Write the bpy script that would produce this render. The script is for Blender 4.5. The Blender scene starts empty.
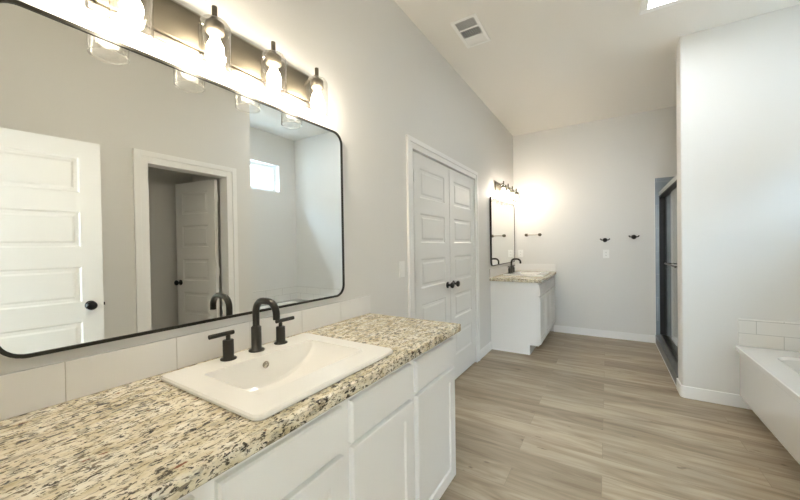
import bpy, math, random
from math import sin, cos, pi, radians
from mathutils import Vector, Matrix
random.seed(7)
scene = bpy.context.scene
COL = scene.collection

# ------------------------------------------------------------------ camera
CAMZ = 1.312
cd = bpy.data.cameras.new('camera')
cam = bpy.data.objects.new('camera', cd); COL.objects.link(cam)
cd.sensor_width = 36.0; cd.lens = 329.23 / 800 * 36; cd.clip_start = 0.02
yaw, pit, rol = radians(32.1993), 0.0102, 0.015
def _vec(x, y):
    s, c = sin(yaw), cos(yaw)
    F, U = y * sin(pit), y * cos(pit)
    return Vector((-s * F + x * c, c * F + x * s, U))
rx = _vec(cos(rol), -sin(rol)); ry = _vec(sin(rol), cos(rol)); rz = rx.cross(ry)
R = Matrix((rx, ry, rz)).transposed()
cam.matrix_world = Matrix.Translation((1.255, 0, CAMZ)) @ R.to_4x4()
scene.camera = cam

# ------------------------------------------------------------------ world, exposure
scene.view_settings.view_transform = 'Standard'
scene.view_settings.look = 'None'
scene.view_settings.gamma = 1
scene.view_settings.use_curve_mapping = False
scene.view_settings.exposure = 1.42
scene.cycles.max_bounces = 16; scene.cycles.diffuse_bounces = 10; scene.cycles.glossy_bounces = 6; scene.cycles.transparent_max_bounces = 24
scene.cycles.sample_clamp_indirect = 8
SKY = 62.0
BULB = 81.0
w = bpy.data.worlds.new('daylight'); scene.world = w; w.use_nodes = True
nt = w.node_tree; nt.nodes.clear()
out = nt.nodes.new('ShaderNodeOutputWorld'); bg = nt.nodes.new('ShaderNodeBackground')
tc = nt.nodes.new('ShaderNodeTexCoord'); sp = nt.nodes.new('ShaderNodeSeparateXYZ')
rp = nt.nodes.new('ShaderNodeValToRGB')
rp.color_ramp.elements[0].position = 0.72; rp.color_ramp.elements[0].color = (.05, .055, .06, 1)
rp.color_ramp.elements[1].position = 0.94; rp.color_ramp.elements[1].color = (.50, .74, 1, 1)
mr = nt.nodes.new('ShaderNodeMath'); mr.operation = 'MULTIPLY_ADD'; mr.inputs[1].default_value = .5; mr.inputs[2].default_value = .5
L = nt.links.new
L(tc.outputs['Generated'], sp.inputs[0]); L(sp.outputs['Z'], mr.inputs[0]); L(mr.outputs[0], rp.inputs[0])
L(rp.outputs[0], bg.inputs['Color']); bg.inputs['Strength'].default_value = SKY
L(bg.outputs[0], out.inputs[0])

def portal(name, loc, sx, sy, direction):
    d = bpy.data.lights.new(name, 'AREA'); d.shape = 'RECTANGLE'; d.size = sx; d.size_y = sy
    d.cycles.is_portal = True
    o = bpy.data.objects.new(name, d); COL.objects.link(o); o.location = loc
    o.rotation_euler = Vector(direction).to_track_quat('-Z', 'Y').to_euler()
    return o
portal('window_portal', (3.262, 2.92, 2.375), .80, .42, (-1, 0, 0))
def lamp(name, loc, sx, sy, power, color):
    d = bpy.data.lights.new(name, 'AREA'); d.shape = 'RECTANGLE'; d.size = sx; d.size_y = sy; d.energy = power; d.color = color
    o = bpy.data.objects.new(name, d); COL.objects.link(o); o.location = loc
    return o
# unseen fill light added under the bedroom ceiling, coming in through the entry doorway
lamp('bedroom_fill_high', (2.1, -2.6, 2.98), 1.2, 1.2, 38, (.82, .91, 1))
# added fill panel by the bedroom's rear wall, opposite the doorway; no window modelled
lamp('bedroom_fill_rear', (1.5, -3.55, 1.5), 1.2, 1.3, 185, (.70, .85, 1)).rotation_euler = (radians(90), 0, pi)

# ------------------------------------------------------------------ materials
def mat(name, color=(.8, .8, .8), rough=.5, metal=0, spec=.5, bump=None, coat=0):
    m = bpy.data.materials.new(name); m.use_nodes = True
    b = m.node_tree.nodes['Principled BSDF']
    b.inputs['Base Color'].default_value = (*color, 1)
    b.inputs['Roughness'].default_value = rough
    b.inputs['Metallic'].default_value = metal
    b.inputs['Specular IOR Level'].default_value = spec
    b.inputs['Coat Weight'].default_value = coat
    n = m.node_tree.nodes; l = m.node_tree.links.new
    # every material gets a faint procedural variation
    t = n.new('ShaderNodeTexCoord'); no = n.new('ShaderNodeTexNoise')
    no.inputs['Scale'].default_value = (bump[0] if bump else 40); no.inputs['Detail'].default_value = 2
    l(t.outputs['Object'], no.inputs['Vector'])
    bu = n.new('ShaderNodeBump'); bu.inputs['Strength'].default_value = (bump[1] if bump else .01)
    bu.inputs['Distance'].default_value = .002
    l(no.outputs[0], bu.inputs['Height']); l(bu.outputs[0], b.inputs['Normal'])
    return m
def ramp(n, stops):
    r = n.new('ShaderNodeValToRGB'); cr = r.color_ramp
    while len(cr.elements) < len(stops): cr.elements.new(.5)
    for e, (p, c) in zip(cr.elements, stops):
        e.position = p; e.color = (*c, 1)
    return r
M = {}
M['wall'] = mat('greige_wall_paint', (.745, .738, .712), .65, bump=(120, .12))
M['ceil'] = mat('ceiling_paint', (.81, .79, .745), .8, bump=(90, .15))
M['trim'] = mat('white_trim_paint', (.88, .88, .87), .35)
M['door'] = mat('white_door_paint', (.82, .82, .80), .38)
M['cab'] = mat('white_cabinet_paint', (.83, .83, .815), .35)
M['porcelain'] = mat('white_porcelain', (.86, .845, .80), .08, coat=.3)
M['tub'] = mat('white_acrylic', (.80, .80, .78), .05, coat=1, spec=.8)
M['black'] = mat('matte_black_metal', (.030, .028, .022), .33, metal=.6)
M['knob'] = mat('black_knob', (.012, .012, .012), .3, metal=.5)
M['nickel'] = mat('brushed_nickel', (.40, .375, .32), .38, metal=1)
M['nickel_dark'] = mat('dark_brushed_nickel', (.14, .125, .095), .5, metal=1)
M['chrome'] = mat('satin_rail_metal', (.55, .54, .52), .3, metal=1)
M['plastic'] = mat('white_plastic', (.88, .88, .86), .4)
M['slot'] = mat('dark_slot', (.03, .03, .03), .7)
M['jamb'] = mat('black_shower_frame', (.012, .012, .013), .55, spec=.3)
M['steel'] = mat('drain_steel', (.45, .42, .36), .25, metal=1)
M['duct'] = mat('duct_grey', (.20, .20, .19), .7)
M['pan'] = mat('shower_pan', (.5, .5, .5), .4)
m = bpy.data.materials.new('mirror_glass'); m.use_nodes = True
b = m.node_tree.nodes['Principled BSDF']; b.inputs['Metallic'].default_value = 1
b.inputs['Base Color'].default_value = (.90, .915, .90, 1); b.inputs['Roughness'].default_value = 0
M['mirror'] = m
def emit(name, color, s):
    m = bpy.data.materials.new(name); m.use_nodes = True; n = m.node_tree.nodes; n.clear()
    o = n.new('ShaderNodeOutputMaterial'); e = n.new('ShaderNodeEmission')
    e.inputs[0].default_value = (*color, 1); e.inputs[1].default_value = s
    m.node_tree.links.new(e.outputs[0], o.inputs[0]); return m
M['bulb'] = emit('glowing_bulb', (1, .88, .72), BULB)
M['bulb_far'] = emit('glowing_bulb_far', (1, .88, .74), BULB * .95)
M['panel'] = emit('ceiling_panel_glow', (.92, .96, 1), 25)
def glass(name, tint, lo=.04, gain=1.0, rough_=0.0, power=5, seeds=False):
    m = bpy.data.materials.new(name); m.use_nodes = True; n = m.node_tree.nodes; n.clear(); l = m.node_tree.links.new
    o = n.new('ShaderNodeOutputMaterial'); t = n.new('ShaderNodeBsdfTransparent'); g = n.new('ShaderNodeBsdfGlossy')
    t.inputs[0].default_value = (*tint, 1); g.inputs['Roughness'].default_value = rough_
    f = n.new('ShaderNodeLayerWeight'); f.inputs['Blend'].default_value = .5
    pw = n.new('ShaderNodeMath'); pw.operation = 'POWER'; pw.inputs[1].default_value = power; l(f.outputs['Facing'], pw.inputs[0])
    mu = n.new('ShaderNodeMath'); mu.operation = 'MULTIPLY_ADD'; mu.inputs[1].default_value = .96 * gain; mu.inputs[2].default_value = lo; mu.use_clamp = True
    if seeds:
        tx = n.new('ShaderNodeTexCoord'); vo = n.new('ShaderNodeTexNoise'); vo.inputs['Scale'].default_value = 55
        bu = n.new('ShaderNodeBump'); bu.inputs['Strength'].default_value = .5; bu.inputs['Distance'].default_value = .003
        l(tx.outputs['Object'], vo.inputs['Vector']); l(vo.outputs[0], bu.inputs['Height']); l(bu.outputs[0], g.inputs['Normal'])
    mx = n.new('ShaderNodeMixShader'); l(pw.outputs[0], mu.inputs[0]); l(mu.outputs[0], mx.inputs[0])
    l(t.outputs[0], mx.inputs[1]); l(g.outputs[0], mx.inputs[2]); l(mx.outputs[0], o.inputs[0]); return m
M['shade'] = glass('clear_lamp_glass', (.97, .965, .95), lo=.10, gain=.85, rough_=.08, power=2.0, seeds=True)
M['glass'] = glass('clear_pane_glass', (.96, .98, .97), gain=1.0)

def granite():
    m = bpy.data.materials.new('speckled_granite'); m.use_nodes = True
    n = m.node_tree.nodes; l = m.node_tree.links.new; b = n['Principled BSDF']
    t = n.new('ShaderNodeTexCoord')
    mp = n.new('ShaderNodeMapping'); mp.inputs['Rotation'].default_value = (0, 0, radians(-3)); mp.inputs['Scale'].default_value = (1.15, .50, 1)
    l(t.outputs['Object'], mp.inputs[0])
    def noise(sc, det, ro=.6, d=0):
        x = n.new('ShaderNodeTexNoise'); x.inputs['Scale'].default_value = sc; x.inputs['Detail'].default_value = det
        x.inputs['Roughness'].default_value = ro; x.inputs['Distortion'].default_value = d; l(mp.outputs[0], x.inputs['Vector']); return x
    base = noise(28, 4); rb = ramp(n, [(.30, (.46, .38, .24)), (.42, (.64, .56, .39)), (.55, (.76, .69, .54)), (.72, (.85, .82, .72))])
    l(base.outputs[0], rb.inputs[0])
    def layer(prev, sc, det, lo, hi, col, ro=.6, d=.3):
        x = noise(sc, det, ro, d); r = ramp(n, [(lo, (0, 0, 0)), (hi, (1, 1, 1))]); l(x.outputs[0], r.inputs[0])
        mx = n.new('ShaderNodeMixRGB'); l(r.outputs[0], mx.inputs[0]); l(prev, mx.inputs[1]); mx.inputs[2].default_value = (*col, 1)
        return mx.outputs[0]
    c = rb.outputs[0]
    c = layer(c, 60, 4, .54, .62, (.44, .40, .31))
    c = layer(c, 100, 3, .575, .62, (.20, .165, .11))
    c = layer(c, 64, 5, .568, .606, (.055, .045, .03), .7, .5)
    c = layer(c, 150, 2, .61, .65, (.05, .045, .04))
    c = layer(c, 38, 4, .68, .71, (.20, .07, .035))
    l(c, b.inputs['Base Color']); b.inputs['Roughness'].default_value = .22
    return m
M['granite'] = granite()

def wood_floor():
    m = bpy.data.materials.new('greige_oak_planks'); m.use_nodes = True
    n = m.node_tree.nodes; l = m.node_tree.links.new; b = n['Principled BSDF']
    t = n.new('ShaderNodeTexCoord')
    br = n.new('ShaderNodeTexBrick'); br.offset = .37; br.offset_frequency = 2
    br.inputs['Scale'].default_value = 1; br.inputs['Brick Width'].default_value = 1.22; br.inputs['Row Height'].default_value = .18
    br.inputs['Mortar Size'].default_value = .0012; br.inputs['Mortar Smooth'].default_value = .1
    br.inputs['Color1'].default_value = (0, 0, 0, 1); br.inputs['Color2'].default_value = (1, 1, 1, 1); br.inputs['Mortar'].default_value = (.5, .5, .5, 1)
    l(t.outputs['Object'], br.inputs[0])
    # offset noise per plank
    sc = n.new('ShaderNodeVectorMath'); sc.operation = 'SCALE'; sc.inputs['Scale'].default_value = 13.0; l(br.outputs[0], sc.inputs[0])
    ad = n.new('ShaderNodeVectorMath'); ad.operation = 'ADD'; l(t.outputs['Object'], ad.inputs[0]); l(sc.outputs[0], ad.inputs[1])
    def noise(scale3, s, det, d=0):
        mp = n.new('ShaderNodeMapping'); mp.inputs['Scale'].default_value = scale3; l(ad.outputs[0], mp.inputs[0])
        x = n.new('ShaderNodeTexNoise'); x.inputs['Scale'].default_value = s; x.inputs['Detail'].default_value = det
        x.inputs['Distortion'].default_value = d; l(mp.outputs[0], x.inputs['Vector']); return x
    g1 = noise((.9, 6.5, 1), 1.7, 6, 1.6); g2 = noise((1.5, 40, 1), 3, 4, .3); g3 = noise((1, 2.2, 1), 7.0, 3, 0.2)
    r1 = ramp(n, [(.22, (.215, .160, .100)), (.42, (.315, .248, .168)), (.58, (.395, .322, .228)), (.80, (.465, .395, .292))]); l(g1.outputs[0], r1.inputs[0])
    r2 = ramp(n, [(.3, (.90, .89, .88)), (.65, (1.02, 1.02, 1.02))]); l(g2.outputs[0], r2.inputs[0])
    mx = n.new('ShaderNodeMixRGB'); mx.blend_type = 'MULTIPLY'; mx.inputs[0].default_value = 1; l(r1.outputs[0], mx.inputs[1]); l(r2.outputs[0], mx.inputs[2])
    # plank tone
    pt = ramp(n, [(0, (.74, .72, .69)), (.5, (.95, .95, .94)), (1, (1.12, 1.12, 1.12))]); l(br.outputs[0], pt.inputs[0])
    m2 = n.new('ShaderNodeMixRGB'); m2.blend_type = 'MULTIPLY'; m2.inputs[0].default_value = 1; l(mx.outputs[0], m2.inputs[1]); l(pt.outputs[0], m2.inputs[2])
    # knots
    rk = ramp(n, [(.69, (1, 1, 1)), (.77, (.40, .32, .25))]); l(g3.outputs[0], rk.inputs[0])
    m3 = n.new('ShaderNodeMixRGB'); m3.blend_type = 'MULTIPLY'; m3.inputs[0].default_value = 1; l(m2.outputs[0], m3.inputs[1]); l(rk.outputs[0], m3.inputs[2])
    # seams
    m4 = n.new('ShaderNodeMixRGB'); m4.inputs[2].default_value = (.16, .12, .08, 1); l(m3.outputs[0], m4.inputs[1])
    sm = n.new('ShaderNodeMath'); sm.operation = 'MULTIPLY'; sm.inputs[1].default_value = .55; l(br.outputs['Fac'], sm.inputs[0]); l(sm.outputs[0], m4.inputs[0])
    l(m4.outputs[0], b.inputs['Base Color']); b.inputs['Roughness'].default_value = .42
    return m
M['floor'] = wood_floor()

def tile(name, c1, c2, grout, w_, h_, rough, axis, offset=.5, off=(0, 0, 0), mortar=.0015):
    m = bpy.data.materials.new(name); m.use_nodes = True
    n = m.node_tree.nodes; l = m.node_tree.links.new; b = n['Principled BSDF']
    t = n.new('ShaderNodeTexCoord'); s = n.new('ShaderNodeSeparateXYZ'); c = n.new('ShaderNodeCombineXYZ')
    va = n.new('ShaderNodeVectorMath'); va.operation = 'ADD'; va.inputs[1].default_value = off
    l(t.outputs['Object'], va.inputs[0]); l(va.outputs[0], s.inputs[0]); l(s.outputs[axis], c.inputs[0]); l(s.outputs['Z'], c.inputs[1])
    br = n.new('ShaderNodeTexBrick'); br.offset = offset; br.inputs['Scale'].default_value = 1
    br.inputs['Brick Width'].default_value = w_; br.inputs['Row Height'].default_value = h_
    br.inputs['Mortar Size'].default_value = mortar; br.inputs['Mortar Smooth'].default_value = .2
    br.inputs['Color1'].default_value = (*c1, 1); br.inputs['Color2'].default_value = (*c2, 1); br.inputs['Mortar'].default_value = (*grout, 1)
    l(c.outputs[0], br.inputs[0])
    no = n.new('ShaderNodeTexNoise'); no.inputs['Scale'].default_value = 6; no.inputs['Detail'].default_value = 6; l(t.outputs['Object'], no.inputs[0])
    r = ramp(n, [(.3, (.86, .86, .86)), (.7, (1.05, 1.05, 1.05))]); l(no.outputs[0], r.inputs[0])
    mx = n.new('ShaderNodeMixRGB'); mx.blend_type = 'MULTIPLY'; mx.inputs[0].default_value = .0 if rough < .2 else 1; l(br.outputs[0], mx.inputs[1]); l(r.outputs[0], mx.inputs[2])
    l(mx.outputs[0], b.inputs['Base Color']); b.inputs['Roughness'].default_value = rough
    return m
WT = ((.81, .79, .745), (.79, .785, .76), (.52, .51, .48))
M['tile_tub'] = tile('white_subway_tile', *WT, .292, .1005, .18, 'X', .5, (-2.107 + .292 * 9.5, 0, -.503 + .1005 * 9), .0018)
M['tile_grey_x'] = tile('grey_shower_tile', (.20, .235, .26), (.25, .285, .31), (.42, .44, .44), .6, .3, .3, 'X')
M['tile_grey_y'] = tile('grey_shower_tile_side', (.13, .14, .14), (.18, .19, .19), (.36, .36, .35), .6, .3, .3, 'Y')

# ------------------------------------------------------------------ mesh builder
ORG = {}
class MB:
    def __init__(s): s.v = []; s.f = []; s.sm = []
    def add(s, vs, fs, smooth=False):
        k = len(s.v); s.v += [tuple(x) for x in vs]
        for f in fs: s.f.append(tuple(i + k for i in f)); s.sm.append(smooth)
        return s
    def box(s, x0, x1, y0, y1, z0, z1):
        vs = [(x, y, z) for x in (x0, x1) for y in (y0, y1) for z in (z0, z1)]
        return s.add(vs, [(0, 1, 3, 2), (4, 6, 7, 5), (0, 4, 5, 1), (2, 3, 7, 6), (0, 2, 6, 4), (1, 5, 7, 3)])
    def tube(s, pts, r, seg=16, caps=True, radii=None):
        pts = [Vector(p) for p in pts]; n = len(pts); prev = None; rings = []
        for i, p in enumerate(pts):
            t = (pts[min(i + 1, n - 1)] - pts[max(i - 1, 0)]).normalized()
            if prev is None:
                a = Vector((0, 0, 1)) if abs(t.z) < .9 else Vector((1, 0, 0)); u = t.cross(a).normalized()
            else: u = (prev - t * prev.dot(t)).normalized()
            prev = u; v = t.cross(u); rr = radii[i] if radii else r
            rings.append([p + (u * cos(2 * pi * k / seg) + v * sin(2 * pi * k / seg)) * rr for k in range(seg)])
        vs = [q for ring in rings for q in ring]; fs = []
        for i in range(n - 1):
            for k in range(seg):
                a, b_ = i * seg + k, i * seg + (k + 1) % seg; fs.append((a, b_, b_ + seg, a + seg))
        s.add(vs, fs, True)
        if caps: s.add(rings[0], [tuple(range(seg))[::-1]]); s.add(rings[-1], [tuple(range(seg))])
        return s
    def lathe(s, c, prof, seg=24, axis='Z', smooth=True):
        # prof: list of (r, h) along axis
        c = Vector(c); vs = []; fs = []
        for r, h in prof:
            for k in range(seg):
                a = 2 * pi * k / seg; p, q = r * cos(a), r * sin(a)
                d = {'Z': (p, q, h), 'X': (h, p, q), 'Y': (p, h, q)}[axis]; vs.append(c + Vector(d))
        for i in range(len(prof) - 1):
            for k in range(seg):
                a, b_ = i * seg + k, i * seg + (k + 1) % seg; fs.append((a, b_, b_ + seg, a + seg))
        s.add(vs, fs, smooth)
        for i, h in ((0, prof[0]), (-1, prof[-1])):
            if h[0] > 1e-4 and getattr(s, 'capped', True):
                base = 0 if i == 0 else (len(prof) - 1) * seg
                s.add(vs[base:base + seg], [tuple(range(seg))])
        return s
    def prism(s, outline, plane, a, b_):
        # outline 2D; plane 'XY' extrudes z, 'YZ' extrudes x, 'XZ' extrudes y
        def P(u, v, h): return {'XY': (u, v, h), 'YZ': (h, u, v), 'XZ': (u, h, v)}[plane]
        n = len(outline); vs = [P(u, v, a) for u, v in outline] + [P(u, v, b_) for u, v in outline]
        s.add(vs, [tuple(range(n)), tuple(range(n, 2 * n))] + [(i, (i + 1) % n, n + (i + 1) % n, n + i) for i in range(n)])
        return s
    def build(s, name, m, parent=None, bevel=0, kind=None, seg=2, flip=True):
        me = bpy.data.meshes.new(name)
        o3 = ORG.get(parent.name, Vector((0, 0, 0))) if parent else Vector((0, 0, 0))
        me.from_pydata([Vector(v) - o3 for v in s.v], [], s.f)
        me.polygons.foreach_set('use_smooth', s.sm); me.materials.append(m); me.update()
        import bmesh
        bm = bmesh.new(); bm.from_mesh(me)
        if flip: bmesh.ops.recalc_face_normals(bm, faces=bm.faces)
        bm.to_mesh(me); bm.free()
        o = bpy.data.objects.new(name, me); COL.objects.link(o)
        if parent: o.parent = parent
        ORG[o.name] = o3
        if bevel:
            md = o.modifiers.new('bevel', 'BEVEL'); md.width = bevel; md.segments = seg; md.limit_method = 'ANGLE'; md.angle_limit = radians(40)
            md.harden_normals = False
        if kind: o['kind'] = kind
        return o
def tag(o, label, cat=None, group=None, kind=None):
    o['label'] = label
    if cat: o['category'] = cat
    if group: o['group'] = group
    if kind: o['kind'] = kind
    return o
def thing(name, loc, label, cat, group=None, kind=None):
    o = bpy.data.objects.new(name, None); COL.objects.link(o); o.location = loc; o.empty_display_size = .1
    ORG[o.name] = Vector(loc); return tag(o, label, cat, group, kind)
def rrect(u0, u1, v0, v1, r, seg=6):
    pts = []
    for cx, cy, a0 in ((u1 - r, v0 + r, -90), (u1 - r, v1 - r, 0), (u0 + r, v1 - r, 90), (u0 + r, v0 + r, 180)):
        for k in range(seg + 1):
            a = radians(a0 + 90 * k / seg); pts.append((cx + r * cos(a), cy + r * sin(a)))
    return pts
def ringband(mb, A, B, smooth=False):
    n = len(A); mb.add(A + B, [(i, (i + 1) % n, n + (i + 1) % n, n + i) for i in range(n)], smooth)

# ------------------------------------------------------------------ setting
H = 3.04; XW = 2.125; XR = 3.05; YN = -.01; YP = 3.62; YB = 5.41; XP = 1.784; YA = 2.22
def struct(mb, name, m, label, bevel=0):
    o = mb.build(name, m, bevel=bevel, kind='structure'); o['label'] = label; return o
struct(MB().box(-.9, 3.25, -.13, YB + .12, -.1, 0), 'floor', M['floor'], 'pale greige wood plank floor')
struct(MB().box(-.9, 3.25, -.13, YB + .12, H, H + .1), 'ceiling', M['ceil'], 'flat warm off-white ceiling')
# left wall with the double door opening
D0, D1, DT = 2.205, 3.56, 2.052
mb = MB(); mb.box(-.12, 0, YN - .12, D0 - .02, 0, H); mb.box(-.12, 0, D1 + .02, YB + .12, 0, H); mb.box(-.12, 0, D0 - .02, D1 + .02, DT + .02, H)
struct(mb, 'wall_left', M['wall'], 'long greige wall carrying both vanities and the double doors')
struct(MB().box(0, XR + .12, YB, YB + .12, 0, H), 'wall_back', M['wall'], 'far greige wall with towel bar and robe hooks')
YE = YP + .2
mb = MB(); 
out_ = [(XR, YP), (XR, YE)] + [(XP + .012 - .012 * sin(a), YE - .012 + .012 * cos(a)) for a in [radians(x) for x in (0, 30, 60, 90)]] + [(XP + .012 - .012 * cos(a), YP + .012 - .012 * sin(a)) for a in [radians(x) for x in (0, 30, 60, 90)]]
mb.prism(out_, 'XY', 0, H)
struct(mb, 'wall_partition', M['wall'], 'greige partition wall between bathtub alcove and shower')
# opposite wall with the toilet room opening, ends at the tub alcove
T0, T1, TT = 1.250, 1.940, 2.062
mb = MB(); mb.box(XW, XW + .12, YN - .12, T0 - .018, 0, H); mb.box(XW, XW + .12, T1 + .018, YA, 0, H); mb.box(XW, XW + .12, T0 - .018, T1 + .018, TT + .016, H)
struct(mb, 'wall_right', M['wall'], 'greige wall opposite the vanity, seen in the big mirror')
# alcove outer wall with window hole
W0, W1, WZ0, WZ1 = 2.52, 3.32, 2.17, 2.585
mb = MB(); mb.box(XR, XR + .2, YA - .12, W0, 0, H); mb.box(XR, XR + .2, W1, YB + .12, 0, H)
mb.box(XR, XR + .2, W0, W1, 0, WZ0); mb.box(XR, XR + .2, W0, W1, WZ1, H)
struct(mb, 'wall_window', M['wall'], 'greige outer wall above the bathtub with a small high window')
struct(MB().box(XW + .12, XR, YA - .12, YA, 0, H), 'wall_alcove', M['wall'], 'greige wall between toilet room and bathtub alcove')
# toilet room shell
mb = MB(); mb.box(3.13, 3.25, .6, YA - .12, 0, H); mb.box(XW + .12, 3.25, .48, .6, 0, H)
struct(mb, 'wall_toilet_room', M['wall'], 'unlit greige walls inside the toilet room')
# near wall with entry doorway, camera stands in it
EX0, EX1 = 1.01, 1.855
mb = MB(); mb.box(0, EX0, YN - .12, YN, 0, H); mb.box(EX1, XW, YN - .12, YN, 0, H); mb.box(EX0, EX1, YN - .12, YN, 2.07, H)
struct(mb, 'wall_near', M['wall'], 'wall with the entry doorway beside the near vanity')
# bedroom behind the camera, beyond the entry doorway
mb = MB(); mb.box(-1.2, -1.08, -3.6, YN - .12, 0, H); mb.box(3.6, 3.72, -3.6, YN - .12, 0, H); mb.box(-1.2, 3.72, -3.72, -3.6, 0, H); mb.box(-1.08, 0, YN - .12, YN, 0, H); mb.box(XW, 3.6, YN - .12, YN, 0, H)
struct(mb, 'wall_bedroom', M['wall'], 'greige bedroom walls beyond the entry doorway')
struct(MB().box(-1.2, 3.72, -3.72, YN - .12, -.1, 0), 'floor_bedroom', M['floor'], 'wood plank floor of the bedroom')
struct(MB().box(-1.2, 3.72, -3.72, YN - .12, H, H + .1), 'ceiling_bedroom', M['ceil'], 'ceiling of the bedroom')
# closet behind the double doors
mb = MB(); mb.box(-.9, -.78, D0 - .3, D1 + .3, 0, H); mb.box(-.78, -.12, D0 - .3, D0 - .2, 0, H); mb.box(-.78, -.12, D1 + .2, D1 + .3, 0, H)
struct(mb, 'wall_closet', M['wall'], 'closet walls behind the white double doors')

# baseboards
def base(segs, name, label):
    mb = MB()
    for x0, x1, y0, y1 in segs:
        mb.box(x0, x1, y0, y1, 0, .092)
        t = .004
        mb.box(x0 + (t if x0 > x1 - .03 and x0 > .5 else 0), x1 - (t if x1 < .5 and x1 - x0 < .03 else 0), y0 + (t if y1 - y0 < .03 else 0), y1, .092, .10)
    return struct(mb, name, M['trim'], label, bevel=.002)
B = .014
base([(0, B, 1.60, 2.09), (0, B, 3.645, 4.105)], 'baseboard_left', 'white baseboard along the vanity wall')
base([(.565, XP, YB - B, YB)], 'baseboard_back', 'white baseboard along the far wall')
mb = MB()
o = [(2.26, YP), (2.26, YP - B)] + [(XP + .02 - (.02 + B) * sin(a), YP + .02 - (.02 + B) * cos(a)) for a in [radians(x) for x in (0, 25, 45, 65, 90)]] + [(XP - B, YE - .02), (XP, YE - .02)] + [(XP + .02 - .02 * cos(a), YP + .02 - .02 * sin(a)) for a in [radians(x) for x in (0, 25, 45, 65, 90)]]
mb.prism(o, 'XY', 0, .10); struct(mb, 'baseboard_partition', M['trim'], 'white baseboard wrapping the end of the partition wall', bevel=.003)
base([(XW - B, XW, YN, T0 - .10), (XW - B, XW, T1 + .105, YA)], 'baseboard_right', 'white baseboard on the wall opposite the vanity')

# door casings
def casing_x(x, side, y0, y1, zt, wd, name, label, depth=.12):
    """casing on plane x, projecting to side (+1/-1); opening y0..y1, top zt"""
    mb = MB()
    def bx(xa, xb, *r): mb.box(min(xa, xb), max(xa, xb), *r)
    for a, t in ((0, .018), (.018, .014)):
        pass
    # stepped profile: outer thick band, inner thinner band
    for (i0, i1, t) in ((0.0, wd * .55, .013), (wd * .55, wd, .020)):
        bx(x, x + side * t, y0 - i1, y0 - i0, 0, zt + i1)
        bx(x, x + side * t, y1 + i0, y1 + i1, 0, zt + i1)
        bx(x, x + side * t, y0 - i0, y1 + i0, zt + i0, zt + i1)
    # jamb lining
    bx(x, x - side * depth, y0 - .018, y0, 0, zt); bx(x, x - side * depth, y1, y1 + .018, 0, zt); bx(x, x - side * depth, y0 - .018, y1 + .018, zt, zt + .018)
    return struct(mb, name, M['trim'], label, bevel=.0015)
casing_x(0, 1, D0 - .03, D1 + .005, DT + .004, .082, 'trim_1', 'white casing around the closed double doors')
casing_x(XW, -1, T0 + .0, T1 - .0, TT - .002, .103, 'trim_2', 'white casing around the toilet room doorway')

# panelled doors -------------------------------------------------
PANELS = [(.245, .48), (.61, .845), (.975, 1.21), (1.34, 1.575), (1.70, 1.935)]
def panel_door(w_, h_, t, pan, st=.105, prof=((.010, -.007), (.028, -.007), (.040, -.002)), z0=0.0):
    """local: leaf in x 0..w, y -t/2..t/2, z z0..z0+h, panelled both sides"""
    mb = MB(); x0, x1 = st, w_ - st
    zs = [0] + [z for p in pan for z in p] + [h_ + z0]; zs[0] = z0
    for sgn in (-1, 1):
        y = sgn * t / 2
        def q(xa, xb, za, zb): mb.add([(xa, y, za), (xb, y, za), (xb, y, zb), (xa, y, zb)], [(0, 1, 2, 3)])
        for i in range(len(zs) - 1):
            q(0, x0, zs[i], zs[i + 1]); q(x1, w_, zs[i], zs[i + 1])
            if i % 2 == 0: q(x0, x1, zs[i], zs[i + 1])
            else:
                A = (0, 0)
                for Bp in prof:
                    a, da = A; b_, db = Bp
                    def loop(k, d): return [(x0 + k, y + sgn * d, zs[i] + k), (x1 - k, y + sgn * d, zs[i] + k), (x1 - k, y + sgn * d, zs[i + 1] - k), (x0 + k, y + sgn * d, zs[i + 1] - k)]
                    ringband(mb, loop(a, da), loop(b_, db)); A = Bp
                mb.add(loop(*A), [(0, 1, 2, 3)])
    h = t / 2; zz0, zz1 = zs[0], zs[-1]
    for xx in (0, w_): mb.add([(xx, -h, zz0), (xx, h, zz0), (xx, h, zz1), (xx, -h, zz1)], [(0, 1, 2, 3)])
    for zz in (zz0, zz1): mb.add([(0, -h, zz), (w_, -h, zz), (w_, h, zz), (0, h, zz)], [(0, 1, 2, 3)])
    return mb
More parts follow.
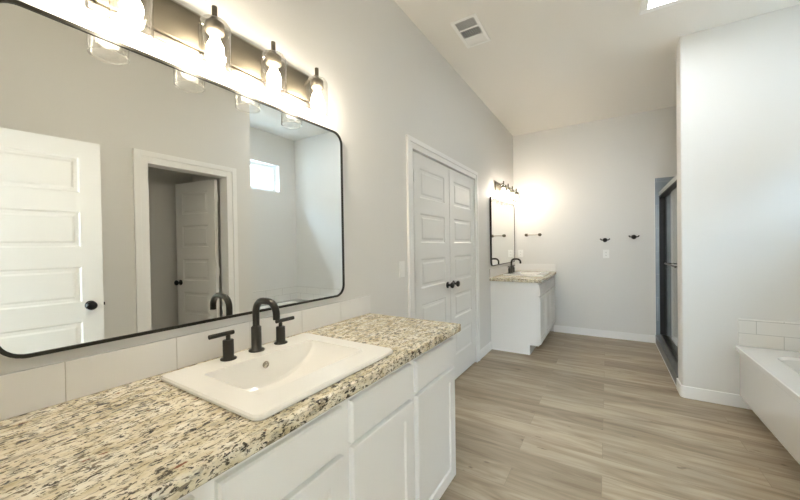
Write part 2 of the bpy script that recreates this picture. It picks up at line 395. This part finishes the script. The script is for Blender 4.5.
def door_leaf(name, loc, rot, w_, label, knob_side_x, h_=2.03, z0=.015, hinges=True, st=.105, hside=-1):
    root = bpy.data.objects.new(name, None)
    mb = panel_door(w_, h_, .035, PANELS, st, z0=z0)
    import bmesh
    me = bpy.data.meshes.new(name); me.from_pydata(mb.v, [], mb.f); me.materials.append(M['door'])
    bm = bmesh.new(); bm.from_mesh(me); bmesh.ops.remove_doubles(bm, verts=bm.verts, dist=.0002)
    bmesh.ops.recalc_face_normals(bm, faces=bm.faces); bm.to_mesh(me); bm.free()
    o = bpy.data.objects.new(name, me); COL.objects.link(o); o.location = loc; o.rotation_euler = (0, 0, rot)
    tag(o, label, None, None, 'structure'); ORG[o.name] = Vector((0, 0, 0))
    kx = knob_side_x
    for sg in (-1, 1):
        k = MB(); y = sg * .0175
        prof = [(.0005, 0), (.030, 0), (.030, .006), (.012, .009), (.010, .030), (.020, .034), (.0285, .044), (.0285, .054), (.020, .062), (.0005, .065)]
        k.lathe((kx, y, .95), [(r, sg * h) for r, h in prof], 24, 'Y'); kb = k.build('doorknob', M['knob'], o); kb['label'] = 'round black doorknob'
    k = MB(); k.box(*(((w_, w_ + .009) if kx > w_ / 2 else (-.009, 0))), -.006, .006, .94, .96); k.build('latch', M['knob'], o)
    if hinges:
        hx = 0 if kx > w_ / 2 else w_
        for z in (.25, 1.08, 1.86):
            k = MB(); k.tube([(hx, hside * .021, z - .045), (hx, hside * .021, z + .045)], .0055, 10); k.build('hinge', M['plastic'], o)
    return o
wl = (D1 - D0) / 2 - .003
door_leaf('door_1', (-.0195, D0 + .0, 0), radians(90), wl, 'white five-panel leaf of the closed double doors, nearer the camera', wl - .065)
door_leaf('door_2', (-.0195, D0 + wl + .006, 0), radians(90), wl, 'white five-panel leaf of the closed double doors, nearer the far vanity', .065)
# hinges of door_1 sit at its far-from-knob edge automatically
o = door_leaf('door_3', (1.853, .012, 0), radians(90 + 7.6), .824, 'open white five-panel entry door, large at the left of the big mirror', .824 - .066)
door_leaf('door_4', (XW + .135, T1 - .035, 0), radians(-9.5), .615, 'white five-panel door standing open inside the toilet room', 0.615 - .06, hside=1)

# window
mb = MB(); xo0, xo1 = XR + .08, XR + .15
mb.box(xo0, xo1, W0, W1, WZ0, WZ0 + .055); mb.box(xo0, xo1, W0, W1, WZ1 - .055, WZ1); mb.box(xo0, xo1, W0, W0 + .06, WZ0 + .055, WZ1 - .055); mb.box(xo0, xo1, W1 - .06, W1, WZ0 + .055, WZ1 - .055)
win = struct(mb, 'window_1', M['trim'], 'small high white-framed window above the bathtub', bevel=.003)
MB().box(XR + .122, XR + .128, W0 + .04, W1 - .04, WZ0 + .04, WZ1 - .04).build('window_pane', M['glass'], win)
mb = MB(); t = .006
mb.box(XR - .001, XR + .08, W0, W1, WZ0, WZ0 + t); mb.box(XR - .001, XR + .08, W0, W1, WZ1 - t, WZ1); mb.box(XR - .001, XR + .08, W0, W0 + t, WZ0, WZ1); mb.box(XR - .001, XR + .08, W1 - t, W1, WZ0, WZ1)
mb.build('window_reveal', M['trim'], win)

# ------------------------------------------------------------------ vanities
def slab(mb, x, y0, y1, z0, z1, t=.018):
    """flat front with chamfered edge facing +x, back at x"""
    c = .005
    A = [(x, y0, z0), (x, y1, z0), (x, y1, z1), (x, y0, z1)]
    Bq = [(x + t - c, y0, z0), (x + t - c, y1, z0), (x + t - c, y1, z1), (x + t - c, y0, z1)]
    Cq = [(x + t, y0 + c, z0 + c), (x + t, y1 - c, z0 + c), (x + t, y1 - c, z1 - c), (x + t, y0 + c, z1 - c)]
    mb.add(A, [(0, 1, 2, 3)]); ringband(mb, A, Bq); ringband(mb, Bq, Cq); mb.add(Cq, [(0, 1, 2, 3)])
def shaker(mb, x, y0, y1, z0, z1, t=.020, fr=.057):
    def R_(k, d): return [(x + d, y0 + k, z0 + k), (x + d, y1 - k, z0 + k), (x + d, y1 - k, z1 - k), (x + d, y0 + k, z1 - k)]
    seq = [(0, 0), (0, t - .003), (.003, t), (fr, t), (fr + .005, t - .007)]
    mb.add(R_(*seq[0]), [(0, 1, 2, 3)])
    for a, b_ in zip(seq, seq[1:]): ringband(mb, R_(*a), R_(*b_))
    mb.add(R_(*seq[-1]), [(0, 1, 2, 3)])
def vanity(y0, y1, fronts, label, side='both'):
    root = thing('vanity_cabinet', (0, (y0 + y1) / 2, 0), label, 'cabinet', 'white bathroom vanity cabinets')
    FX = .567
    mb = MB(); mb.box(.002, FX - .02, y0 + .018, y1 - .018, .115, .133); mb.box(.002, .010, y0 + .018, y1 - .018, .133, .86); mb.box(.010, .05, y0 + .018, y1 - .018, .84, .86)
    mb.build('carcass', M['cab'], root)
    for (a, b_) in ((y0, y0 + .018), (y1 - .018, y1)):
        MB().prism([(.002, 0), (.468, 0), (.468, .115), (FX - .02, .115), (FX - .02, .864), (.002, .864)], 'XZ', a, b_).build('side_panel', M['cab'], root, bevel=.001)
    MB().box(.452, .468, y0 + .018, y1 - .018, 0, .115).build('toe_kick', M['cab'], root)
    MB().box(.016, .462, y0 - .006, y0, 0, .014).build('shoe_trim', M['trim'], root)
    MB().box(FX - .02, FX, y0, y1, .115, .864).build('face_frame', M['cab'], root, bevel=.001)
    for a, b_ in fronts:
        mb = MB(); slab(mb, FX, a, b_, .704, .836); mb.build('drawer_front', M['cab'], root)
        mb = MB(); shaker(mb, FX, a, b_, .132, .690); mb.build('cabinet_door', M['cab'], root)
    return root
def counter(y0, y1, label, wall_end):
    mb = MB(); sx0, sx1 = .10, .53
    mb.box(0.001, .605, y0, y1, .865, .905)
    return tag(mb.build('granite_countertop', M['granite'], bevel=.004, seg=3), label, 'countertop', 'granite countertops')
def counter_hole(y0, y1, sy, label):
    a, b_ = sy - .26, sy + .26
    mb = MB(); 
    mb.box(.001, .11, y0, y1, .865, .905); mb.box(.52, .605, y0, y1, .865, .905); mb.box(.11, .52, y0, a, .865, .905); mb.box(.11, .52, b_, y1, .865, .905)
    import bmesh
    o = mb.build('granite_countertop', M['granite'])
    # one clean ring: outer rounded slab with inner hole
    me = o.data; bm = bmesh.new(); 
    O = [(.001, y0), (.605, y0), (.605, y1), (.001, y1)]; I = [(.11, a), (.52, a), (.52, b_), (.11, b_)]
    vs = {}
    c = .004
    def ring(pts, z, ins=0, sg=1):
        (xa, ya), (xb, _), (_, yb), _ = pts
        return [bm.verts.new(p) for p in ((xa + ins, ya + ins, z), (xb - ins, ya + ins, z), (xb - ins, yb - ins, z), (xa + ins, yb - ins, z))]
    r1 = ring(O, .905, c); r2 = ring(O, .905 - c); r3 = ring(O, .865 + c); r4 = ring(O, .865, c); i1 = ring(I, .905); i2 = ring(I, .865)
    for P_, Q_ in ((i1, r1), (r1, r2), (r2, r3), (r3, r4), (r4, i2), (i2, i1)):
        for k in range(4): bm.faces.new((P_[k], P_[(k + 1) % 4], Q_[(k + 1) % 4], Q_[k]))
    bmesh.ops.recalc_face_normals(bm, faces=bm.faces); bm.to_mesh(me); bm.free(); me.materials.clear(); me.materials.append(M['granite'])
    return tag(o, label, 'countertop', 'granite countertops')

def tile_row(ys, x0, x1, z0, z1, label, group='white tile backsplashes'):
    """tiles standing on the counter against the left wall, gaps are grout"""
    root = thing('backsplash', (0, (ys[0] + ys[-1]) / 2, z0), label, 'backsplash', group)
    MB().box(x0, x1 - .002, ys[0], ys[-1], z0, z1 - .001).build('grout', M['grout'], root)
    for a, b_ in zip(ys, ys[1:]):
        MB().box(x0 + .001, x1, a + .0008, b_ - .0008, z0 + .001, z1).build('tile', M['splash'], root, bevel=.001)
    return root
M['grout'] = mat('grey_grout', (.50, .47, .42), .8)
M['splash'] = mat('white_glazed_tile', (.85, .84, .82), .2)

def sink(yc, label):
    x0, x1, y0, y1 = .066, .566, yc - .294, yc + .297
    zt = .921; zb = .9055
    mb = MB(); N = 6
    def loop(ins, z, r): return [(u, v, z) for u, v in rrect(x0 + ins, x1 - ins, y0 + ins, y1 - ins, r, N)]
    L0 = loop(.004, zb, .022); L1 = loop(0, zb + .004, .026); L2 = loop(0, zt - .005, .026); L3 = loop(.004, zt, .022)
    ringband(mb, L0, L1, True); ringband(mb, L1, L2, True); ringband(mb, L2, L3, True)
    bx0, bx1, by0, by1 = .182, .468, yc - .218, yc + .226
    # rim inner loop at the same count of points
    inner = [(u, v, zt) for u, v in rrect(bx0, bx1, by0, by1, .012, N)]
    inner2 = [(u, v, zt - .006) for u, v in rrect(bx0 + .004, bx1 - .004, by0 + .004, by1 - .004, .012, N)]
    ringband(mb, L3, inner, False)
    # basin: grid in y; cross-section profile in x
    ym = (by0 + by1) / 2; hw = (by1 - by0) / 2
    ny, nx = 40, 20; grid = []
    for j in range(ny + 1):
        ty = -1 + 2 * j / ny; ty = sin(ty * pi / 2)
        y = ym + hw * ty; d = .112 * max(0, 1 - abs(ty) ** 2.2) ** .52
        st = [(0, 0), (.001, .10), (.006, .55), (.012, .90), (.020, .985), (.04, 1), (.10, 1)]
        w__ = bx1 - bx0; st = [(a_, b_) for a_, b_ in st] + [(w__ - a_ * 1.6, b_) for a_, b_ in reversed(st[1:])] + [(w__, 0)]
        nx = len(st) - 1
        row = [(bx0 + a_, y, zt - d * b_) for a_, b_ in st]
        grid.append(row)
    vs = [p for r_ in grid for p in r_]; W_ = nx + 1
    mb.add(vs, [(j * W_ + i, j * W_ + i + 1, (j + 1) * W_ + i + 1, (j + 1) * W_ + i) for j in range(ny) for i in range(nx)], True)
    root = mb.build('drop_in_sink', M['porcelain'], flip=False)
    import bmesh
    bm = bmesh.new(); bm.from_mesh(root.data); bmesh.ops.remove_doubles(bm, verts=bm.verts, dist=.0001); bmesh.ops.recalc_face_normals(bm, faces=bm.faces)
    for e_ in bm.edges:
        if len(e_.link_faces) == 2 and e_.calc_face_angle() > .55: e_.smooth = False
    bm.to_mesh(root.data); bm.free()
    tag(root, label, 'sink', 'white drop-in sinks')
    k = MB(); k.lathe((.1895, yc + .0, .886), [(.0005, .004), (.006, .004), (.0062, .003), (.010, .004), (.0125, .002), (.0125, -.002)], 20, 'X'); k.build('overflow_ring', M['steel'], root)
    k = MB(); k.lathe((.325, yc, zt - .1115), [(.0005, .002), (.010, .002), (.021, .003), (.023, 0), (.023, -.003)], 24); k.build('drain', M['steel'], root)
    return root
def faucet(yc, label):
    root = thing('faucet', (.11, yc, .921), label, 'faucet', 'matte black widespread faucets')
    z = .9205
    k = MB(); k.lathe((.11, yc, z), [(.0005, 0), (.029, 0), (.029, .004), (.026, .008), (.0185, .009), (.0185, .092), (.0150, .094), (.0150, .096), (.0005, .096)], 28); k.build('spout_base', M['black'], root)
    pts = [(.11, yc, z + .09), (.11, yc, z + .150)]
    r = .045; cx, cz = .11 + r, z + .150
    for i in range(1, 9): a = pi - (pi / 2) * i / 8; pts.append((cx + r * cos(a), yc, cz + r * sin(a)))
    ex = .187
    for i in range(0, 9): a = pi / 2 - (pi / 2) * i / 8; pts.append((ex + .045 * cos(a), yc, cz + .045 * sin(a)))
    pts.append((ex + .045, yc, z + .132))
    k = MB(); k.tube(pts, .0126, 18); k.build('spout', M['black'], root)
    for sg in (-1, 1):
        y = yc + sg * .111
        k = MB(); k.lathe((.11, y, z), [(.0005, 0), (.027, 0), (.027, .004), (.024, .007), (.018, .008), (.018, .068), (.016, .070), (.0005, .070)], 24)
        hb = k.build('handle', M['black'], root)
        k = MB(); k.tube([(.11, y, z + .07), (.11, y, z + .088)], .0075, 14); k.tube([(.11, y - sg * .020, z + .093), (.11, y + sg * .066, z + .093)], .0078, 14); k.build('lever', M['black'], hb)
    return root
def wall_mirror(y0, y1, z0, z1, label):
    root = thing('mirror', (.002, (y0 + y1) / 2, z0), label, 'mirror', 'black-framed vanity mirrors')
    fr = .010; n = 8
    A = rrect(y0, y1, z0, z1, .062, n); Bi = rrect(y0 + fr, y1 - fr, z0 + fr, z1 - fr, .052, n)
    mb = MB()
    def P(l, x): return [(x, u, v) for u, v in l]
    ringband(mb, P(A, .002), P(A, .024)); ringband(mb, P(A, .024), P(Bi, .024)); ringband(mb, P(Bi, .024), P(Bi, .002)); ringband(mb, P(Bi, .002), P(A, .002))
    mb.build('frame', M['black'], root)
    mb = MB(); G = rrect(y0 + fr, y1 - fr, z0 + fr, z1 - fr, .052, n); mb.prism(G, 'YZ', .004, .020); mb.build('mirror_glass', M['mirror'], root)
    return root
def vanity_light(yc, label, glow='bulb'):
    root = thing('vanity_light', (0, yc, 2.09), label, 'wall light', 'four-lamp vanity lights')
    mb = MB(); mb.box(.001, .010, yc - .425, yc + .425, 2.008, 2.166); p = mb.build('back_plate', M['nickel'], root, bevel=.003)
    mb = MB(); mb.box(.010, .026, yc - .412, yc + .412, 2.026, 2.150); mb.build('plate_cover', M['nickel_dark'], p, bevel=.004)
    for i in range(4):
        y = yc + (i - 1.5) * .237; x = .11
        k = MB(); k.tube([(.026, y, 2.098), (.05, y, 2.108), (.09, y, 2.119), (x, y, 2.120)], .0055, 10); k.build('arm', M['nickel_dark'], root)
        k = MB(); k.tube([(x, y, 2.096), (x, y, 2.152)], .0088, 14); k.build('finial', M['nickel_dark'], root)
        k = MB(); k.lathe((x, y, 2.098), [(.0005, 0), (.022, 0), (.030, -.006), (.030, -.036), (.026, -.040), (.0005, -.040)], 22); k.build('socket_cup', M['nickel_dark'], root)
        # glass: domed top, straight wall, thick open bottom lip
        k = MB(); k.capped = False
        k.lathe((x, y, 0), [(.010, 2.107), (.030, 2.104), (.042, 2.097), (.0485, 2.085), (.050, 2.070), (.050, 1.927), (.0508, 1.9255), (.050, 1.924), (.0475, 1.925), (.0472, 1.93)], 32)
        sh = k.build('glass_shade', M['shade'], root, flip=False)
        k = MB(); k.lathe((x, y, 0), [(.0005, 1.974), (.010, 1.976), (.020, 1.983), (.0255, 1.994), (.027, 2.006), (.025, 2.018), (.018, 2.032), (.013, 2.044), (.012, 2.058), (.0005, 2.058)], 20); k.build('bulb', M[glow], root)
    return root

# near vanity
vanity(0.0, 1.588, [(.006, .318), (.362, .733), (.774, 1.144), (1.184, 1.573)], 'long white shaker vanity cabinet in the foreground under the big mirror')
counter_hole(-.008, 1.618, .755, 'speckled granite countertop in the foreground around the large sink')
tile_row([-.006, .266, .538, .81, 1.082, 1.354, 1.624], .0, .012, .905, 1.014, 'white tile backsplash row under the big foreground mirror')
sink(.755, 'large white rectangular drop-in sink in the foreground countertop')
faucet(.772, 'black widespread faucet on the foreground sink, handles either side')
wall_mirror(.139, 1.376, 1.0465, 1.937, 'big rounded black-framed mirror on the wall above the foreground sink')
vanity_light(.755, 'four-lamp brushed nickel vanity light above the big foreground mirror')
# far vanity
FY = 4.76
vanity(4.12, YB - .004, [(4.135, 4.525), (4.565, 4.955), (4.995, 5.385)], 'white shaker vanity cabinet at the far end of the room')
counter_hole(4.09, YB - .002, FY, 'speckled granite countertop on the far vanity')
bs = tile_row([4.09, 4.354, 4.618, 4.882, 5.146, YB - .001], .0, .012, .905, 1.014, 'white tile backsplash around the corner of the far vanity')
for a, b_ in ((.013, .30), (.30, .60)):
    MB().box(a + .0008, b_ - .0008, YB - .012, YB, .906, 1.014).build('tile', M['splash'], bs, bevel=.001)
sink(FY, 'white drop-in sink on the far vanity')
faucet(FY, 'black faucet on the far vanity beside the far mirror')
wall_mirror(4.125, 5.36, 1.0465, 1.937, 'rounded black-framed mirror above the far vanity')
vanity_light(4.745, 'four-lamp nickel vanity light above the far mirror', 'bulb_far')

# ------------------------------------------------------------------ wall fittings
def plate_outlet(c, axis, label, kind):
    x, y, z = c
    cat = 'light switch' if kind == 'switch' else 'outlet'
    root = thing('light_switch' if kind == 'switch' else 'wall_outlet', c, label, cat)
    w_, h_ = .037, .058
    if axis == 'X':
        def bx(u0, u1, v0, v1, a, b_): return MB().box(x + a, x + b_, y + u0, y + u1, z + v0, z + v1)
    else:
        def bx(u0, u1, v0, v1, a, b_): return MB().box(x + u0, x + u1, y - b_, y - a, z + v0, z + v1)
    bx(-w_, w_, -h_, h_, 0, .006).build('cover_plate', M['plastic'], root, bevel=.003)
    if kind == 'switch':
        bx(-.017, .017, -.034, .034, .006, .0095).build('rocker', M['plastic'], root, bevel=.002)
    else:
        for s in (-1, 1):
            f = bx(-.016, .016, s * .020 - .014, s * .020 + .014, .006, .0085).build('socket', M['plastic'], root, bevel=.003)
            mb = bx(-.007, -.005, s * .020 - .004, s * .020 + .006, .0085, .009); mb2 = bx(.005, .007, s * .020 - .004, s * .020 + .006, .0085, .009)
            mb.add(mb2.v, mb2.f); mb.build('slots', M['slot'], f)
    return root
plate_outlet((0, 2.010, 1.150), 'X', 'white light switch on the wall beside the double doors', 'switch')
plate_outlet((1.240, YB, 1.168), 'Y', 'white wall outlet below the black robe hooks', 'outlet')
plate_outlet((.098, YB, 1.175), 'Y', 'white wall outlet in the corner beside the far mirror', 'outlet')
# towel bar
tb = thing('towel_bar', (.29, YB, 1.463), 'short black towel bar on the far wall beside the far mirror', 'towel bar')
for x in (.192, .385):
    k = MB(); k.lathe((x, YB, 1.463), [(.0005, 0), (.024, 0), (.024, -.006), (.012, -.010), (.012, -.040), (.021, -.044), (.021, -.062), (.016, -.066), (.0005, -.066)], 20, 'Y'); k.build('post', M['nickel_dark'], tb)
k = MB(); k.tube([(.192, YB - .052, 1.463), (.385, YB - .052, 1.463)], .0085, 14); k.build('bar', M['nickel'], tb)
def robe_hook(x, z, label):
    root = thing('robe_hook', (x, YB, z), label, 'robe hook', 'black double robe hooks')
    k = MB(); k.lathe((x, YB, z), [(.0005, 0), (.029, 0), (.029, -.006), (.024, -.010), (.016, -.012), (.016, -.034), (.0005, -.036)], 22, 'Y'); k.build('mount', M['knob'], root)
    for s in (-1, 1):
        k = MB(); k.tube([(x, YB - .026, z), (x + s * .022, YB - .032, z - .001), (x + s * .044, YB - .036, z + .002), (x + s * .052, YB - .037, z + .012), (x + s * .053, YB - .037, z + .020)], .007, 10, radii=[.009, .008, .008, .008, .009]); k.build('prong', M['knob'], root)
robe_hook(1.229, 1.361, 'black double robe hook above the outlet on the far wall')
robe_hook(1.557, 1.395, 'black double robe hook on the far wall, nearer the shower')

# ceiling vent
vx0, vx1, vy0, vy1 = .235, .440, 2.398, 2.780
cv = thing('ceiling_vent', ((vx0 + vx1) / 2, (vy0 + vy1) / 2, H), 'white three-section louvred air vent in the ceiling', 'air vent')
mb = MB(); z0, z1 = H - .008, H - .0005; f = .027
mb.box(vx0, vx1, vy0, vy0 + f, z0, z1); mb.box(vx0, vx1, vy1 - f, vy1, z0, z1); mb.box(vx0, vx0 + f, vy0 + f, vy1 - f, z0, z1); mb.box(vx1 - f, vx1, vy0 + f, vy1 - f, z0, z1)
th = (vy1 - vy0 - 2 * f) / 3
for i in (1, 2): mb.box(vx0 + f, vx1 - f, vy0 + f + th * i - .005, vy0 + f + th * i + .005, z0, z1)
mb.build('vent_frame', M['plastic'], cv, bevel=.002)
MB().box(vx0 + f, vx1 - f, vy0 + f, vy1 - f, H - .0025, H - .0005).build('duct_opening', M['slot'], cv)
for i in range(3):
    a, b_ = vy0 + f + th * i + .006, vy0 + f + th * (i + 1) - .006; mb = MB()
    if i == 1:
        n = 9
        for j in range(n):
            x = vx0 + f + (vx1 - vx0 - 2 * f) * (j + .5) / n
            mb.add([(x - .001, a, z0), (x + .001, a, z0), (x + .002, a, z1 - .002), (x - .001, a, z1 - .002), (x - .001, b_, z0), (x + .001, b_, z0), (x + .002, b_, z1 - .002), (x - .001, b_, z1 - .002)], [(0, 1, 2, 3), (4, 5, 6, 7), (0, 1, 5, 4), (1, 2, 6, 5), (2, 3, 7, 6), (3, 0, 4, 7)])
    else:
        n = 7; s = 1 if i == 2 else -1; Q = .0098 if i == 2 else .0070
        for j in range(n):
            y = a + (b_ - a) * (j + .5) / n; q = Q
            ya, yb = (y + s * q, y - s * q)
            mb.add([(vx0 + f, ya, z0), (vx1 - f, ya, z0), (vx1 - f, yb, z1 - .002), (vx0 + f, yb, z1 - .002), (vx0 + f, ya, z0 + .0012), (vx1 - f, ya, z0 + .0012), (vx1 - f, yb, z1 - .001), (vx0 + f, yb, z1 - .001)], [(0, 1, 2, 3), (4, 5, 6, 7), (0, 1, 5, 4), (1, 2, 6, 5), (2, 3, 7, 6), (3, 0, 4, 7)])
    mb.build('louvre', M['plastic'], cv)
# ceiling light panel
cl = thing('ceiling_light', (1.65, 2.90, H), 'square white-framed ceiling light, cut by the top edge of the photo', 'ceiling light')
a0, a1, c0, c1 = 1.469, 1.809, 2.74, 3.08; f = .05
mb = MB()
mb.box(a0, a1, c0, c0 + f, H - .02, H - .0005); mb.box(a0, a1, c1 - f, c1, H - .02, H - .0005); mb.box(a0, a0 + f, c0 + f, c1 - f, H - .02, H - .0005); mb.box(a1 - f, a1, c0 + f, c1 - f, H - .02, H - .0005)
mb.build('light_frame', M['plastic'], cl, bevel=.004)
MB().box(a0 + f, a1 - f, c0 + f, c1 - f, H - .012, H - .0005).build('diffuser', M['panel'], cl)

# ------------------------------------------------------------------ bathtub
tub = thing('bathtub', (2.6, 2.92, 0), 'white built-in bathtub with a glossy apron beside the partition wall', 'bathtub')
tx0, tx1, ty0, ty1, tz = 2.105, XR - .002, YA + .002, YP - .013, .492
mb = MB(); N = 8
def lp(ins, z, r, e=(0, 0, 0, 0)): return [(u, v, z) for u, v in rrect(tx0 + ins + e[0], tx1 - ins - e[1], ty0 + ins + e[2], ty1 - ins - e[3], r, N)]
O1 = lp(0, tz - .03, .004); O2 = lp(0, tz - .005, .004); O3 = lp(.005, tz, .004)
e = (.145, .10, .17, .20)
I0 = lp(0, tz, .10, e); I1 = lp(.012, tz - .015, .10, e); I2 = lp(.07, tz - .36, .12, e); I3 = lp(.13, tz - .40, .10, e)
ringband(mb, O1, O2, False); ringband(mb, O2, O3, True); ringband(mb, O3, I0); ringband(mb, I0, I1, True); ringband(mb, I1, I2, True); ringband(mb, I2, I3, True); mb.add(I3, [tuple(range(len(I3)))])
U = lp(.02, tz - .03, .004); ringband(mb, O1, U)
mb.build('tub_shell', M['tub'], tub, flip=True)
MB().box(2.132, 2.150, ty0 + .004, YP - .002, .095, tz - .029).build('apron', M['tub'], tub, bevel=.002)
MB().box(2.118, 2.133, ty0 + .004, YP - .002, tz - .052, tz - .040).build('apron_bead', M['tub'], tub, bevel=.002)
MB().box(2.20, 2.22, ty0 + .004, YP - .016, 0, tz - .04).build('skirt_board', M['trim'], tub)
k = MB(); k.lathe((2.60, 3.05, tz - .399), [(.0005, .003), (.028, .003), (.030, 0), (.030, -.002)], 24); k.build('drain', M['steel'], tub)
# tub tile surround
ts = thing('tub_tile_surround', (2.6, YP, tz), 'two rows of white subway tile above the bathtub', 'tile surround')
MB().box(2.128, XR - .002, YP - .012, YP, tz + .001, .704).build('tile_row', M['tile_tub'], ts, bevel=.0015)
M['tile_tub_y'] = tile('white_subway_tile_side', *WT, .292, .1005, .18, 'Y', .5, (0, 0, -.503 + .1005 * 9), .0018)
MB().box(XR - .012, XR, YA + .002, YP - .012, tz + .001, .704).build('tile_row', M['tile_tub_y'], ts, bevel=.0015)

# ------------------------------------------------------------------ shower
sc_ = thing('shower_curb', (1.86, 4.6, 0), 'low grey tiled curb at the shower entrance', 'shower curb')
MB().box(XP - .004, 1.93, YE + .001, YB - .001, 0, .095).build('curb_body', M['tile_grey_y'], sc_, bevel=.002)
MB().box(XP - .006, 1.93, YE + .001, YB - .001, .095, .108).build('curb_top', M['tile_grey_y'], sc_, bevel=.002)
MB().box(XP - .008, XP - .004, YE + .001, YB - .014, .0, .006).build('curb_edge_trim', M['trim'], sc_)
struct(MB().box(XP, XR - .01, YB - .010, YB, .108, 2.15), 'wall_shower_back', M['tile_grey_x'], 'grey tile on the far wall of the shower')
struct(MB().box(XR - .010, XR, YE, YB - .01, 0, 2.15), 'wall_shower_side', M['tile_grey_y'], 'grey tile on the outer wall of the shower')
struct(MB().box(1.86, XR - .01, YE, YE + .010, 0, 2.15), 'wall_shower_front', M['tile_grey_x'], 'grey tile on the partition side of the shower')
struct(MB().box(XP - .004, XP, YB - .012, YB, .10, 2.154), 'trim_3', M['trim'], 'thin pale edge trim beside the shower tile')
struct(MB().box(1.93, XR - .01, YE + .01, YB - .01, 0, .03), 'floor_shower', M['pan'], 'grey shower pan')
se = thing('shower_enclosure', (1.855, 4.6, .108), 'framed sliding glass shower door with black jambs behind the partition', 'shower door')
MB().box(1.822, 1.886, YE + .012, YB - .011, 1.915, 1.965).build('header_rail', M['chrome'], se, bevel=.002)
MB().box(1.832, 1.886, YE + .012, YB - .011, .1085, .130).build('bottom_track', M['black'], se, bevel=.002)
MB().box(1.824, 1.884, YE + .012, YB - .011, 1.896, 1.9149).build('header_dark_strip', M['jamb'], se)  # added black strip giving the header rail its dark underside
for y0, y1 in ((YB - .036, YB - .0105), (YE + .0105, YE + .036)):
    MB().box(1.826, 1.884, y0, y1, .130, 1.896).build('wall_jamb', M['jamb'], se, bevel=.001)
ym = (YE + YB) / 2
MB().box(1.863, 1.869, ym - .03, YB - .03, .132, 1.896).build('glass_panel', M['glass'], se)
MB().box(1.853, 1.859, YE + .03, ym + .05, .132, 1.896).build('glass_panel', M['glass'], se)
k = MB(); yh0, yh1 = 4.05, 4.66; zz = 1.08
k.tube([(1.853, yh0, zz), (1.800, yh0, zz)], .007, 10); k.tube([(1.853, yh1, zz), (1.800, yh1, zz)], .007, 10); k.tube([(1.800, yh0 - .02, zz), (1.800, yh1 + .02, zz)], .009, 12)
k.build('towel_handle', M['black'], se)
